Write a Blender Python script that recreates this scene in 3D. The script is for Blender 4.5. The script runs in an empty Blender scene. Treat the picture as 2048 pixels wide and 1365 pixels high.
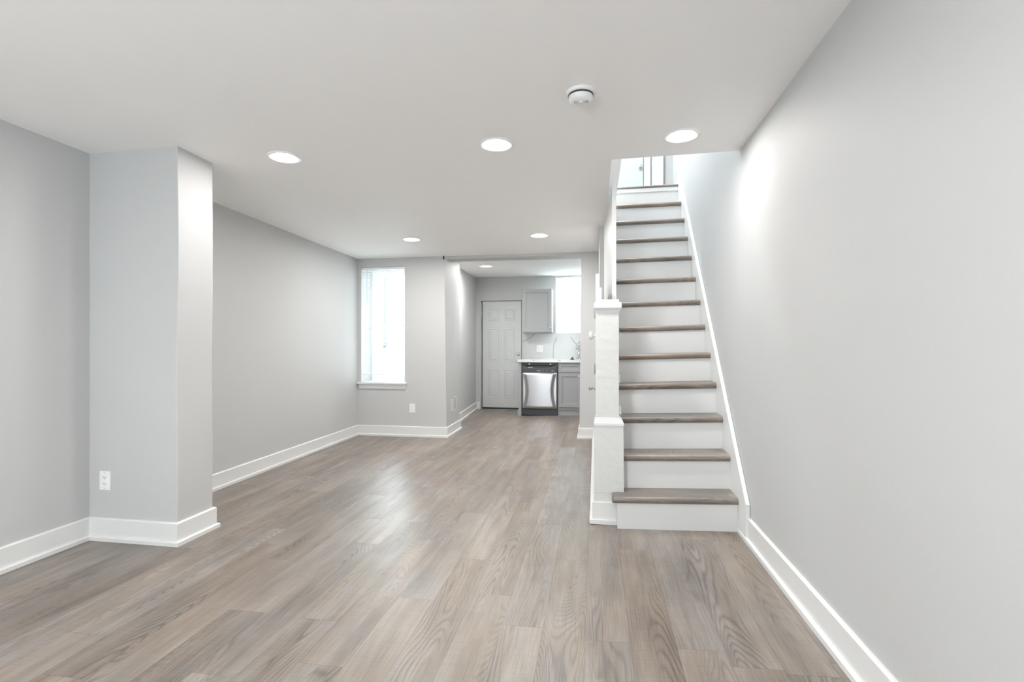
import bpy, bmesh, math, random
from mathutils import Vector, Matrix
sc = bpy.context.scene
COL = sc.collection

# ------------------------------------------------------------------ camera
EYE = 1.2
F_PX, YAW = 990.0, math.atan(166 / 990.0)
cam_d = bpy.data.cameras.new('camera')
cam = bpy.data.objects.new('camera', cam_d)
COL.objects.link(cam)
cam_d.sensor_width = 36.0
cam_d.lens = F_PX / 2048 * 36
cam_d.shift_y = 10.5 / 2048
cam_d.clip_start = 0.02
cam.location = (0, 0, EYE)
cam.rotation_euler = (math.pi / 2, 0, YAW)
sc.camera = cam

# ------------------------------------------------------------------ world, lights, exposure
SKY = 14.0
world = bpy.data.worlds.new('daylight')
sc.world = world
world.use_nodes = True
bg = world.node_tree.nodes['Background']
bg.inputs[0].default_value = (0.87, 0.955, 1.0, 1)
bg.inputs[1].default_value = SKY

sc.view_settings.view_transform = 'Standard'
sc.view_settings.look = 'None'
sc.view_settings.exposure = 0.88
sc.view_settings.gamma = 1.0
sc.view_settings.use_curve_mapping = False
sc.cycles.use_denoising = True
sc.cycles.max_bounces = 14
sc.cycles.diffuse_bounces = 10
sc.cycles.glossy_bounces = 5
sc.cycles.transmission_bounces = 8
sc.cycles.transparent_max_bounces = 12
sc.cycles.sample_clamp_indirect = 8.0
sc.cycles.caustics_reflective = False
sc.cycles.caustics_refractive = False

LAMP_W = 9.0            # each recessed lamp
LAMP_COL = (1.0, 0.972, 0.94)


def lamp(name, loc, rot, size, power, color, size_y=None, shape=None):
    d = bpy.data.lights.new(name, 'AREA')
    d.energy = power
    d.color = color
    if size_y:
        d.shape = 'RECTANGLE'; d.size = size; d.size_y = size_y
    else:
        d.shape = shape or 'DISK'; d.size = size
    o = bpy.data.objects.new(name, d)
    COL.objects.link(o)
    o.location = loc
    o.rotation_euler = rot
    return o


def portal(name, loc, rot, sx, sy):
    o = lamp(name, loc, rot, sx, 1, (1, 1, 1), sy)
    o.data.cycles.is_portal = True
    return o


# daylight through the house's windows (portals steer sky light through the panes)
portal('portal_back_window', (-2.81, 6.70, 1.45), (-math.pi / 2, 0, 0), 0.66, 1.6)
portal('portal_kitchen_window', (-0.31, 9.46, 1.95), (-math.pi / 2, 0, 0), 0.84, 1.12)
portal('portal_front_window', (-1.4, -1.72, 1.45), (math.pi / 2, 0, 0), 0.9, 1.5)
# the row of recessed lamps behind the camera; added fills in kitchen and stairwell
lamp('kitchen_fill_light', (0.2, 7.3, 2.43), (0, 0, 0), 0.145, 22, (0.93, 0.98, 1.0))  # unseen fill added to brighten the kitchen
for lx in (-2.0, -0.7, 0.2):
    lamp('recessed_lamp_light', (lx, -0.1, 2.40), (0, 0, 0), 0.145, LAMP_W * (1.45 if lx < 0 else 0.9), LAMP_COL)
lamp('landing_fill_light', (0.05, 5.3, 5.3), (0, 0, 0), 0.5, 66, (0.90, 0.97, 1.0))  # added fill, stands in for unseen upstairs daylight
lamp('stair_fill_light', (0.35, 3.7, 5.3), (0, 0, 0), 0.3, 20, (0.95, 0.98, 1.0))  # unseen fill added over the flight to light the risers


# ------------------------------------------------------------------ material helpers
def lin(r, g, b):
    f = lambda c: (c / 255 / 12.92) if c / 255 <= 0.04045 else ((c / 255 + 0.055) / 1.055) ** 2.4
    return (f(r), f(g), f(b), 1)


def new_mat(name):
    m = bpy.data.materials.new(name)
    m.use_nodes = True
    return m, m.node_tree, m.node_tree.nodes['Principled BSDF']


def mat(name, col, rough=0.5, metal=0.0, bump=0.0, bscale=60.0, var=0.0, vscale=3.0, spec=None):
    m, t, b = new_mat(name)
    b.inputs['Roughness'].default_value = rough
    b.inputs['Metallic'].default_value = metal
    if spec is not None:
        b.inputs['Specular IOR Level'].default_value = spec
    N, L = t.nodes, t.links
    tc = N.new('ShaderNodeTexCoord')
    if var:
        n = N.new('ShaderNodeTexNoise'); n.inputs['Scale'].default_value = vscale; n.inputs['Detail'].default_value = 3
        L.new(tc.outputs['Object'], n.inputs['Vector'])
        mx = N.new('ShaderNodeMix'); mx.data_type = 'RGBA'
        mx.inputs[6].default_value = tuple(c * (1 - var) for c in col[:3]) + (1,)
        mx.inputs[7].default_value = tuple(min(1, c * (1 + var)) for c in col[:3]) + (1,)
        L.new(n.outputs['Fac'], mx.inputs[0])
        L.new(mx.outputs[2], b.inputs['Base Color'])
    else:
        b.inputs['Base Color'].default_value = col
    if bump:
        n = N.new('ShaderNodeTexNoise'); n.inputs['Scale'].default_value = bscale; n.inputs['Detail'].default_value = 4
        L.new(tc.outputs['Object'], n.inputs['Vector'])
        bp = N.new('ShaderNodeBump'); bp.inputs['Strength'].default_value = bump; bp.inputs['Distance'].default_value = 0.01
        L.new(n.outputs['Fac'], bp.inputs['Height'])
        L.new(bp.outputs['Normal'], b.inputs['Normal'])
    return m


class NG:
    """small node-graph helper"""
    def __init__(s, tree): s.t = tree; s.N = tree.nodes; s.L = tree.links

    def put(s, sock, v):
        if isinstance(v, (int, float)): sock.default_value = v
        else: s.L.new(v, sock)

    def m(s, op, a, b=None, c=None, clamp=False):
        n = s.N.new('ShaderNodeMath'); n.operation = op; n.use_clamp = clamp
        s.put(n.inputs[0], a)
        if b is not None: s.put(n.inputs[1], b)
        if c is not None: s.put(n.inputs[2], c)
        return n.outputs[0]

    def vec(s, x, y, z):
        n = s.N.new('ShaderNodeCombineXYZ')
        for i, v in enumerate((x, y, z)): s.put(n.inputs[i], v)
        return n.outputs[0]

    def noise(s, v, detail=2.0, rough=0.5, scale=1.0, dist=0.0):
        n = s.N.new('ShaderNodeTexNoise'); n.inputs['Scale'].default_value = scale
        n.inputs['Detail'].default_value = detail; n.inputs['Roughness'].default_value = rough
        n.inputs['Distortion'].default_value = dist
        s.L.new(v, n.inputs['Vector'])
        return n.outputs['Fac']

    def white(s, v):
        n = s.N.new('ShaderNodeTexWhiteNoise'); n.noise_dimensions = '3D'
        s.L.new(v, n.inputs['Vector'])
        sp = s.N.new('ShaderNodeSeparateColor'); s.L.new(n.outputs['Color'], sp.inputs[0])
        return sp.outputs[0], sp.outputs[1], sp.outputs[2]

    def mix(s, f, a, b):
        n = s.N.new('ShaderNodeMix'); n.data_type = 'RGBA'
        s.put(n.inputs[0], f)
        for i, v in ((6, a), (7, b)):
            if isinstance(v, tuple): n.inputs[i].default_value = v
            else: s.L.new(v, n.inputs[i])
        return n.outputs[2]

    def ramp(s, f, stops):
        n = s.N.new('ShaderNodeValToRGB'); s.L.new(f, n.inputs[0])
        e = n.color_ramp.elements
        while len(e) < len(stops): e.new(0.5)
        for el, (p, c) in zip(e, stops): el.position = p; el.color = c
        return n.outputs[0]


def wood(name, planks=True, rough=0.34, dim=1.0):
    """grey-brown oak vinyl; planks run along Y (floor) or the grain runs along X (stair treads)"""
    m, t, b = new_mat(name)
    g = NG(t)
    tc = g.N.new('ShaderNodeTexCoord')
    sp = g.N.new('ShaderNodeSeparateXYZ')
    g.L.new(tc.outputs['Object'], sp.inputs[0])
    X, Y, Z = sp.outputs
    W, LEN = 0.178, 1.22
    if planks:
        u = g.m('DIVIDE', g.m('ADD', X, 0.039 + 50 * W), W)
        row = g.m('FLOOR', u)
        fx = g.m('SUBTRACT', u, row)
        r0, _, _ = g.white(g.vec(row, 3.7, 1.3))
        v = g.m('DIVIDE', g.m('ADD', g.m('ADD', Y, 20.0), g.m('MULTIPLY', r0, LEN * 3)), LEN)
        colm = g.m('FLOOR', v)
        fy = g.m('SUBTRACT', v, colm)
        ra, rb, rc = g.white(g.vec(row, colm, 7.1))
        dx = g.m('MULTIPLY', g.m('MINIMUM', fx, g.m('SUBTRACT', 1.0, fx)), W)
        dy = g.m('MULTIPLY', g.m('MINIMUM', fy, g.m('SUBTRACT', 1.0, fy)), LEN)
        seam = g.m('LESS_THAN', g.m('MINIMUM', dx, dy), 0.0011)
        gx, gy = X, Y
    else:
        oi = g.N.new('ShaderNodeObjectInfo')
        ra, rb, rc = g.white(g.vec(oi.outputs['Random'], g.m('FLOOR', g.m('MULTIPLY', Z, 4.4)), 0.5))
        gx, gy = g.m('ADD', Y, g.m('MULTIPLY', Z, 0.7)), X
        seam = None
    ox, oy = g.m('MULTIPLY', ra, 37.0), g.m('MULTIPLY', rb, 53.0)
    px, py, pz = g.m('ADD', gx, ox), g.m('ADD', gy, oy), g.m('MULTIPLY', rc, 9.0)
    S = lambda sx, sy: g.vec(g.m('MULTIPLY', px, sx), g.m('MULTIPLY', py, sy), pz)
    tone = g.noise(S(13, 1.3), 3.0, 0.55)            # broad streaks
    patch = g.noise(S(6.5, 3.2), 2.0)                # brown / grey patches
    fine = g.noise(S(190, 5.0), 3.0, 0.6)            # pores
    saw = g.noise(S(6, 230), 1.0)                    # saw marks across the grain
    field = g.noise(S(5.2, 0.62), 1.2, 0.4, dist=0.35)
    wob = g.m('ADD', g.m('MULTIPLY', field, 52.0), g.m('MULTIPLY', tone, 1.5))
    ring = g.m('POWER', g.m('ABSOLUTE', g.m('SINE', g.m('MULTIPLY', wob, 3.1416))), 5.0)   # thin growth rings
    rmask = g.m('MULTIPLY', g.m('SUBTRACT', g.noise(S(5.5, 0.9), 1.0), 0.42), 5.0, clamp=True)
    ring = g.m('MULTIPLY', ring, rmask)
    val = g.m('ADD', 0.53, g.m('MULTIPLY', g.m('SUBTRACT', ra, 0.5), 0.15))
    val = g.m('ADD', val, g.m('MULTIPLY', g.m('SUBTRACT', tone, 0.5), 0.75))
    val = g.m('ADD', val, g.m('MULTIPLY', g.m('SUBTRACT', patch, 0.5), 0.35))
    val = g.m('ADD', val, g.m('MULTIPLY', g.m('SUBTRACT', fine, 0.5), 0.62))
    val = g.m('ADD', val, g.m('MULTIPLY', g.m('SUBTRACT', saw, 0.5), 0.18))
    val = g.m('SUBTRACT', val, g.m('MULTIPLY', ring, 0.27))
    warm = g.ramp(val, [(0.0, lin(84, 74, 66)), (0.5, lin(138, 124, 112)), (1.0, lin(180, 166, 154))])
    cool = g.ramp(val, [(0.0, lin(82, 77, 74)), (0.5, lin(135, 127, 121)), (1.0, lin(178, 170, 163))])
    hue = g.m('MULTIPLY', g.m('SUBTRACT', g.m('ADD', g.noise(S(5, 1.6), 2.0), g.m('MULTIPLY', rc, 0.3)), 0.42), 2.6, clamp=True)
    c = g.mix(hue, warm, cool)
    if seam is not None:
        c = g.mix(g.m('MULTIPLY', seam, 0.45), c, lin(70, 62, 56))
    if dim != 1.0:
        c = g.mix(1.0 - dim, c, (0.02, 0.016, 0.013, 1))
    g.L.new(c, b.inputs['Base Color'])
    g.L.new(g.m('ADD', rough, g.m('MULTIPLY', g.m('SUBTRACT', fine, 0.5), 0.18)), b.inputs['Roughness'])
    bp = g.N.new('ShaderNodeBump'); bp.inputs['Strength'].default_value = 0.22; bp.inputs['Distance'].default_value = 0.002
    hgt = g.m('ADD', fine, g.m('MULTIPLY', ring, -0.6))
    if seam is not None: hgt = g.m('SUBTRACT', hgt, seam)
    g.L.new(hgt, bp.inputs['Height'])
    g.L.new(bp.outputs['Normal'], b.inputs['Normal'])
    return m


M = {}
M['wall'] = mat('grey_wall_paint', (0.535, 0.54, 0.54, 1), 0.62, bump=0.05, bscale=90, var=0.012, vscale=2)
M['ceil'] = mat('ceiling_paint', (0.94, 0.935, 0.93, 1), 0.75, bump=0.04, bscale=70, var=0.01, vscale=1.5)
M['trim'] = mat('white_trim_paint', (0.73, 0.735, 0.73, 1), 0.38, bump=0.02, bscale=40)
M['riser'] = mat('riser_paint', (0.71, 0.715, 0.715, 1), 0.30, bump=0.02, bscale=20)
M['oldtrim'] = mat('thick_brushed_paint', (0.64, 0.645, 0.635, 1), 0.36, bump=0.35, bscale=22)
M['floor'] = wood('vinyl_oak_planks', dim=0.88, rough=0.36)
M['tread'] = wood('vinyl_oak_tread', planks=False, rough=0.36, dim=0.84)
M['door'] = mat('door_paint', (0.60, 0.615, 0.615, 1), 0.4)
M['hall_door'] = mat('pale_blue_door_paint', (0.52, 0.60, 0.615, 1), 0.4)
M['cab'] = mat('grey_cabinet_paint', lin(158, 159, 160), 0.42)
M['cabside'] = mat('cabinet_side', lin(205, 212, 212), 0.45)
M['plastic'] = mat('white_plastic', (0.84, 0.84, 0.84, 1), 0.35)
M['dark'] = mat('dark_slot', (0.03, 0.03, 0.03, 1), 0.5)
M['gap'] = mat('painted_gap_shade', (0.06, 0.062, 0.06, 1), 0.8)  # dark colour standing in for shade in gaps and recesses
M['steel'] = mat('brushed_stainless', (0.54, 0.54, 0.55, 1), 0.30, metal=1.0)
M['chrome'] = mat('chrome', (0.85, 0.86, 0.87, 1), 0.08, metal=1.0)
M['nickel'] = mat('satin_nickel', (0.55, 0.54, 0.52, 1), 0.3, metal=1.0)
M['charcoal'] = mat('charcoal_panel', lin(54, 56, 60), 0.35)
M['black'] = mat('black_plastic', (0.012, 0.012, 0.013, 1), 0.35)
M['print'] = mat('pale_print', lin(215, 215, 215), 0.5)
M['quartz'] = mat('white_quartz', (0.74, 0.74, 0.73, 1), 0.15, var=0.03, vscale=14)
M['splash'] = mat('white_marble', (0.52, 0.53, 0.53, 1), 0.2, var=0.02, vscale=6)
M['vein'] = mat('grey_vein', lin(150, 153, 155), 0.25)
M['pole'] = mat('weathered_post', lin(40, 44, 50), 0.7)
M['render_wall'] = mat('pale_render', (0.62, 0.62, 0.62, 1), 0.9, bump=0.4, bscale=12, var=0.25, vscale=5)
M['ground'] = mat('pale_concrete', (0.6, 0.6, 0.6, 1), 0.9)
M['frame'] = mat('vinyl_window_frame', (0.92, 0.92, 0.92, 1), 0.35)

m, t, b = new_mat('lamp_lens')
b.inputs['Base Color'].default_value = (1, 1, 1, 1)
b.inputs['Emission Color'].default_value = (1.0, 0.97, 0.93, 1)
b.inputs['Emission Strength'].default_value = 9.0
M['lens'] = m

m, t, b = new_mat('blind_slat')          # thin white vinyl lets some daylight through
b.inputs['Base Color'].default_value = (0.85, 0.88, 0.88, 1)
b.inputs['Roughness'].default_value = 0.5
tr = t.nodes.new('ShaderNodeBsdfTranslucent'); tr.inputs[0].default_value = (0.85, 0.9, 0.9, 1)
mx = t.nodes.new('ShaderNodeMixShader'); mx.inputs[0].default_value = 0.16
t.links.new(b.outputs[0], mx.inputs[1]); t.links.new(tr.outputs[0], mx.inputs[2])
t.links.new(mx.outputs[0], t.nodes['Material Output'].inputs[0])
M['slat'] = m

m, t, b = new_mat('window_glass')
b.inputs['Base Color'].default_value = (0.9, 0.95, 0.95, 1)
b.inputs['Roughness'].default_value = 0.02
tr = t.nodes.new('ShaderNodeBsdfTransparent'); tr.inputs[0].default_value = (0.97, 0.99, 0.99, 1)
gl = t.nodes.new('ShaderNodeBsdfGlossy'); gl.inputs['Roughness'].default_value = 0.02
mx = t.nodes.new('ShaderNodeMixShader'); mx.inputs[0].default_value = 0.05
t.links.new(tr.outputs[0], mx.inputs[1]); t.links.new(gl.outputs[0], mx.inputs[2])
t.links.new(mx.outputs[0], t.nodes['Material Output'].inputs[0])
M['glass'] = m


# ------------------------------------------------------------------ mesh helpers
class MB:
    def __init__(s): s.bm = bmesh.new(); s.mi = 0

    def face(s, vs):
        try:
            f = s.bm.faces.new(vs); f.material_index = s.mi
            return f
        except ValueError:
            return None

    def hexa(s, p):
        """8 corners: bottom 4 counter-clockwise, then top 4"""
        v = [s.bm.verts.new(q) for q in p]
        for ix in ((3, 2, 1, 0), (4, 5, 6, 7), (0, 1, 5, 4), (1, 2, 6, 5), (2, 3, 7, 6), (3, 0, 4, 7)):
            s.face([v[i] for i in ix])
        return s

    def box(s, x0, x1, y0, y1, z0, z1):
        return s.hexa([(x0, y0, z0), (x1, y0, z0), (x1, y1, z0), (x0, y1, z0),
                       (x0, y0, z1), (x1, y0, z1), (x1, y1, z1), (x0, y1, z1)])

    def prism(s, poly, axis, a, c):
        """polygon in the two other axes extruded from a to c along axis ('x','y','z')"""
        def P(q, w):
            return {'x': (w, q[0], q[1]), 'y': (q[0], w, q[1]), 'z': (q[0], q[1], w)}[axis]
        A = [s.bm.verts.new(P(q, a)) for q in poly]
        B = [s.bm.verts.new(P(q, c)) for q in poly]
        s.face(A); s.face(B[::-1])
        n = len(poly)
        for i in range(n): s.face([A[i], B[i], B[(i + 1) % n], A[(i + 1) % n]])
        return s

    def loft(s, rings, caps=True, closed=True):
        R = [[s.bm.verts.new(q) for q in r] for r in rings]
        n = len(R[0])
        for a, c in zip(R, R[1:]):
            for i in range(n if closed else n - 1):
                s.face([a[i], a[(i + 1) % n], c[(i + 1) % n], c[i]])
        if caps and closed:
            s.face(R[0][::-1]); s.face(R[-1])
        return s

    def lathe(s, prof, o, axis=(0, 0, 1), n=32, caps=True):
        """prof: (radius, along axis)"""
        ax = Vector(axis).normalized()
        u = ax.orthogonal().normalized(); w = ax.cross(u)
        rings = []
        for r, h in prof:
            r = max(r, 1e-5)
            rings.append([Vector(o) + ax * h + (u * math.cos(2 * math.pi * i / n) + w * math.sin(2 * math.pi * i / n)) * r for i in range(n)])
        return s.loft(rings, caps)

    def tube(s, pts, r, n=12):
        pts = [Vector(p) for p in pts]
        rings = []
        ref = None
        for i, p in enumerate(pts):
            d = (pts[min(i + 1, len(pts) - 1)] - pts[max(i - 1, 0)]).normalized()
            if ref is None: ref = d.orthogonal().normalized()
            u = (ref - d * ref.dot(d)).normalized(); ref = u
            w = d.cross(u)
            rr = r[i] if isinstance(r, (list, tuple)) else r
            rings.append([p + (u * math.cos(2 * math.pi * k / n) + w * math.sin(2 * math.pi * k / n)) * rr for k in range(n)])
        return s.loft(rings)

    def build(s, name, mats, parent=None, bevel=0.0, smooth=False, seg=2, pivot=None):
        bmesh.ops.recalc_face_normals(s.bm, faces=s.bm.faces[:])
        off = Vector((0, 0, 0))
        if parent is not None: off = Vector(parent.matrix_world.translation) if parent.parent else Vector(parent.location)
        me = bpy.data.meshes.new(name)
        if pivot is not None: off = off if parent else Vector(pivot)
        bmesh.ops.translate(s.bm, verts=s.bm.verts[:], vec=-off)
        s.bm.to_mesh(me); s.bm.free()
        o = bpy.data.objects.new(name, me)
        COL.objects.link(o)
        if parent is not None: o.parent = parent
        else: o.location = off
        for q in (mats if isinstance(mats, (list, tuple)) else [mats]): me.materials.append(q)
        if smooth:
            for p in me.polygons: p.use_smooth = True
            try: me.set_sharp_from_angle(angle=math.radians(40))
            except Exception: pass
        if bevel:
            bv = o.modifiers.new('edge', 'BEVEL'); bv.width = bevel; bv.segments = seg; bv.limit_method = 'ANGLE'
            bv.angle_limit = math.radians(35)
        return o


def bx(*a): return MB().box(*a)


# Note: every mesh below a mesh parent is built with the parent's origin at the world origin,
# or below an Empty placed at the thing's base; sub-parts keep the same local frame.
def empty(name, loc):
    o = bpy.data.objects.new(name, None)
    COL.objects.link(o); o.location = loc; o.empty_display_size = 0.1
    return o


def tag(o, label=None, cat=None, group=None, kind=None):
    for k, v in (('label', label), ('category', cat), ('group', group), ('kind', kind)):
        if v: o[k] = v
    return o


def struct(o, label=None, cat=None):
    return tag(o, label, cat, None, 'structure')


def thing(name, loc, label, cat, group=None):
    return tag(empty(name, loc), label, cat, group)


def sub(mb, name, m_, part, root, **k):
    """sub-part of a part: same local frame as the thing's base"""
    o = mb.build(name, m_, root, **k)
    o.parent = part
    return o


# ------------------------------------------------------------------ the shape of the old house (nothing is quite level)
def cl(v, a=0.0, b_=1.0): return max(a, min(b_, v))


def FZ(x, y):            # floor height: rises a little towards the party wall and the kitchen
    return 0.04 * cl((x + 0.3) / 1.2) + 0.035 * cl((y - 4) / 2.2) * cl((x + 1.7) / 1.4)


def CZ(x, y):            # ceiling height
    t_ = cl((y - 3.3) / 2.97)
    return (2.402 + 0.0095 * (x + 3.1)) * (1 - t_) + 2.382 * t_


def XL(y): return -3.103 - 0.0161 * (y - 2.1)         # left wall
XR = 0.905                                            # right party wall
YB = 6.264                                            # back wall of the living room


def XK(y): return -2.12 - 0.071 * (y - 7.477)         # kitchen left wall
YK = 9.2                                              # kitchen back wall
FRONT = -1.6


# floor
mb = MB()
xs = [-3.6, -2.6, -1.7, -1.0, -0.65, -0.3, 0.1, 0.5, 0.9, 1.1]
ys = [-1.8, 0, 1.5, 2.5, 3.4, 4.0, 4.5, 5.1, 5.6, 6.2, 7, 8, 9.5]
V = [[mb.bm.verts.new((x, y, FZ(x, y))) for y in ys] for x in xs]
for i in range(len(xs) - 1):
    for j in range(len(ys) - 1): mb.face([V[i][j], V[i + 1][j], V[i + 1][j + 1], V[i][j + 1]])
B0 = [[mb.bm.verts.new((x, y, -0.15)) for y in (ys[0], ys[-1])] for x in (xs[0], xs[-1])]
mb.face([B0[0][0], B0[0][1], B0[1][1], B0[1][0]])
struct(mb.build('floor', M['floor']), 'grey-brown wood-look plank floor', 'floor')

# ceiling with the stairwell opening (x > SX beyond y = SY is open); its left edge is splayed
SX, SY = 0.106, 3.33
mb = MB()


def ceil_grid(x0, x1, y0, y1, nx, ny, top):
    G = [[mb.bm.verts.new((x0 + (x1 - x0) * i / nx, y0 + (y1 - y0) * j / ny, CZ(x0 + (x1 - x0) * i / nx, y0 + (y1 - y0) * j / ny)))
          for j in range(ny + 1)] for i in range(nx + 1)]
    for i in range(nx):
        for j in range(ny): mb.face([G[i][j], G[i][j + 1], G[i + 1][j + 1], G[i + 1][j]])
    T = [mb.bm.verts.new(p) for p in ((x0, y0, top), (x1, y0, top), (x1, y1, top), (x0, y1, top))]
    mb.face(T)
    mb.face([G[0][j] for j in range(ny + 1)] + [T[3], T[0]])
    mb.face([G[nx][j] for j in range(ny + 1)] + [T[2], T[1]])
    mb.face([G[i][0] for i in range(nx + 1)] + [T[1], T[0]])
    mb.face([G[i][ny] for i in range(nx + 1)] + [T[2], T[3]])


ceil_grid(-3.6, SX, -1.8, SY, 6, 10, 2.62)
ceil_grid(-3.6, SX, SY, 6.3, 6, 10, 2.62)
ceil_grid(SX, 1.0, -1.8, SY, 3, 10, 2.62)
struct(mb.build('ceiling', M['ceil']), 'smooth white ceiling over the living room', 'ceiling')

# splayed edge of the stairwell
mb = MB()
mb.hexa([(SX - 0.04, SY, CZ(SX, SY) + 0.003), (SX, SY, CZ(SX, SY)), (SX, 6.3, CZ(SX, 6.3)), (SX - 0.04, 6.3, CZ(SX, 6.3) + 0.003),
         (SX - 0.04, SY, 2.62), (0.198, SY, 2.615), (0.198, 6.3, 2.615), (SX - 0.04, 6.3, 2.62)])
struct(mb.build('trim_1', M['ceil']), 'splayed grey edge of the stairwell opening', 'stairwell edge')

# left wall (rotated slightly), pillar, back wall with window opening
mb = MB()
mb.hexa([(XL(-1.8) - 0.3, -1.8, -0.1), (XL(-1.8), -1.8, -0.1), (XL(6.4), 6.4, -0.1), (XL(6.4) - 0.3, 6.4, -0.1),
         (XL(-1.8) - 0.3, -1.8, 2.6), (XL(-1.8), -1.8, 2.6), (XL(6.4), 6.4, 2.6), (XL(6.4) - 0.3, 6.4, 2.6)])
struct(mb.build('wall_left', M['wall']), 'long plain grey left wall', 'wall')

PX0, PX1, PY0, PY1 = -3.3, -2.487, 2.612, 2.895
mb = MB()
rings = []
random.seed(4)
for k in range(13):                         # the plaster corner waves a little
    z = -0.05 + 2.5 * k / 12
    w = 0.006 * math.sin(k * 0.9) + 0.012 * (z / 2.4)
    rings.append([(PX0, PY0, z), (PX1 + w - 0.004, PY0, z), (PX1 + w * 0.4 - 0.004, PY1, z), (PX0, PY1, z)])
mb.loft(rings)
struct(mb.build('wall_chimney_breast', M['wall'], bevel=0.004), 'projecting grey chimney pillar on the left wall', 'pillar')

WX0, WX1, WZ0, WZ1 = -3.118, -2.500, 0.716, 2.267
mb = MB()
mb.box(-3.7, WX0, YB, 6.96, -0.1, 2.7)
mb.box(WX0, WX1, YB, 6.96, -0.1, WZ0)
mb.box(WX0, WX1, YB, 6.96, WZ1, 2.7)
mb.hexa([(WX1, YB, -0.1), (-1.920, YB, -0.1), (-1.935, 6.95, -0.1), (WX1, 6.96, -0.1),
         (WX1, YB, 2.7), (-1.955, YB, 2.7), (-1.935, 6.95, 2.7), (WX1, 6.96, 2.7)])
struct(mb.build('wall_back', M['wall']), 'grey back wall pierced by the tall window', 'wall')

# header over the kitchen opening and the short wall to its right
mb = MB()
mb.hexa([(-1.97, YB, 2.343), (-0.165, YB, 2.347), (-0.165, 6.62, 2.362), (-1.97, 6.52, 2.352),
         (-1.97, YB, 2.7), (-0.165, YB, 2.7), (-0.165, 6.62, 2.7), (-1.97, 6.52, 2.7)])
struct(mb.build('wall_header', M['wall']), 'shallow header above the kitchen opening', 'header')
mb = MB()
mb.hexa([(-0.195, YB, -0.1), (1.0, YB, -0.1), (1.0, 6.62, -0.1), (-0.195, 6.62, -0.1),
         (-0.165, YB, 2.7), (1.0, YB, 2.7), (1.0, 6.62, 2.7), (-0.165, 6.62, 2.7)])
struct(mb.build('wall_back_right', M['wall']), 'narrow wall between kitchen opening and stair closet', 'wall')

# right party wall runs the full height of the stairwell
mb = MB().box(XR, XR + 0.25, -1.8, 5.95, -0.1, 5.5)
struct(mb.build('wall_right', M['wall']), 'large plain grey right wall rising up the stairwell', 'wall')
mb = MB().box(XR, XR + 0.25, 6.5, 9.5, -0.1, 2.9)
struct(mb.build('wall_kitchen_right', M['wall']), 'right wall of the kitchen', 'wall')

# front wall behind the camera, with its window
FX0, FX1 = -1.85, -0.95
mb = MB()
mb.box(-3.7, FX0, FRONT - 0.2, FRONT, -0.1, 2.7).box(FX1, 1.2, FRONT - 0.2, FRONT, -0.1, 2.7)
mb.box(FX0, FX1, FRONT - 0.2, FRONT, -0.1, 0.7).box(FX0, FX1, FRONT - 0.2, FRONT, 2.2, 2.7)
struct(mb.build('wall_front', M['wall']), 'front wall behind the camera', 'wall')
w3 = MB()
for a in ((FX0, FX0 + 0.05, .7, 2.2), (FX1 - 0.05, FX1, .7, 2.2), (FX0, FX1, .7, .75), (FX0, FX1, 2.15, 2.2), (FX0, FX1, 1.42, 1.47)):
    w3.box(a[0], a[1], FRONT - 0.14, FRONT - 0.08, a[2], a[3])
struct(w3.build('window_3', M['frame']), 'front window frame behind the camera', 'window')

# kitchen shell
mb = MB()
mb.hexa([(-2.7, 6.9, -0.1), (XK(6.9), 6.9, -0.1), (XK(9.3), 9.3, -0.1), (-2.7, 9.3, -0.1),
         (-2.7, 6.9, 2.8), (XK(6.9), 6.9, 2.8), (XK(9.3), 9.3, 2.8), (-2.7, 9.3, 2.8)])
struct(mb.build('wall_kitchen_left', M['wall']), 'grey left wall of the kitchen', 'wall')
KW = (-0.714, 0.10, 1.404, 2.492)       # kitchen window
KD = (-2.125, -1.372, 0.034, 2.056)     # kitchen door slab
KH = (-2.150, -1.350, -0.1, 2.068)      # door opening
mb = MB()
mb.box(-2.7, KH[0], YK, YK + 0.3, -0.1, 2.8)
mb.box(KH[0], KH[1], YK, YK + 0.3, KH[3], 2.8)
mb.box(KH[1], KW[0], YK, YK + 0.3, -0.1, 2.8)
mb.box(KW[0], KW[1], YK, YK + 0.3, -0.1, KW[2]).box(KW[0], KW[1], YK, YK + 0.3, KW[3], 2.8)
mb.box(KW[1], 1.1, YK, YK + 0.3, -0.1, 2.8)
struct(mb.build('wall_kitchen_back', M['wall']), 'grey back wall of the kitchen around door and window', 'wall')
KCZ = lambda y: 2.45 + 0.0434 * (y - 7.45) - 0.014
mb = MB().hexa([(-2.7, 6.28, KCZ(6.28)), (1.1, 6.28, KCZ(6.28)), (1.1, 9.4, KCZ(9.4)), (-2.7, 9.4, KCZ(9.4)),
                (-2.7, 6.28, 2.69), (1.1, 6.28, 2.69), (1.1, 9.4, 2.69), (-2.7, 9.4, 2.69)])
struct(mb.build('ceiling_kitchen', M['ceil']), 'white kitchen ceiling beyond the header', 'ceiling')

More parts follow.
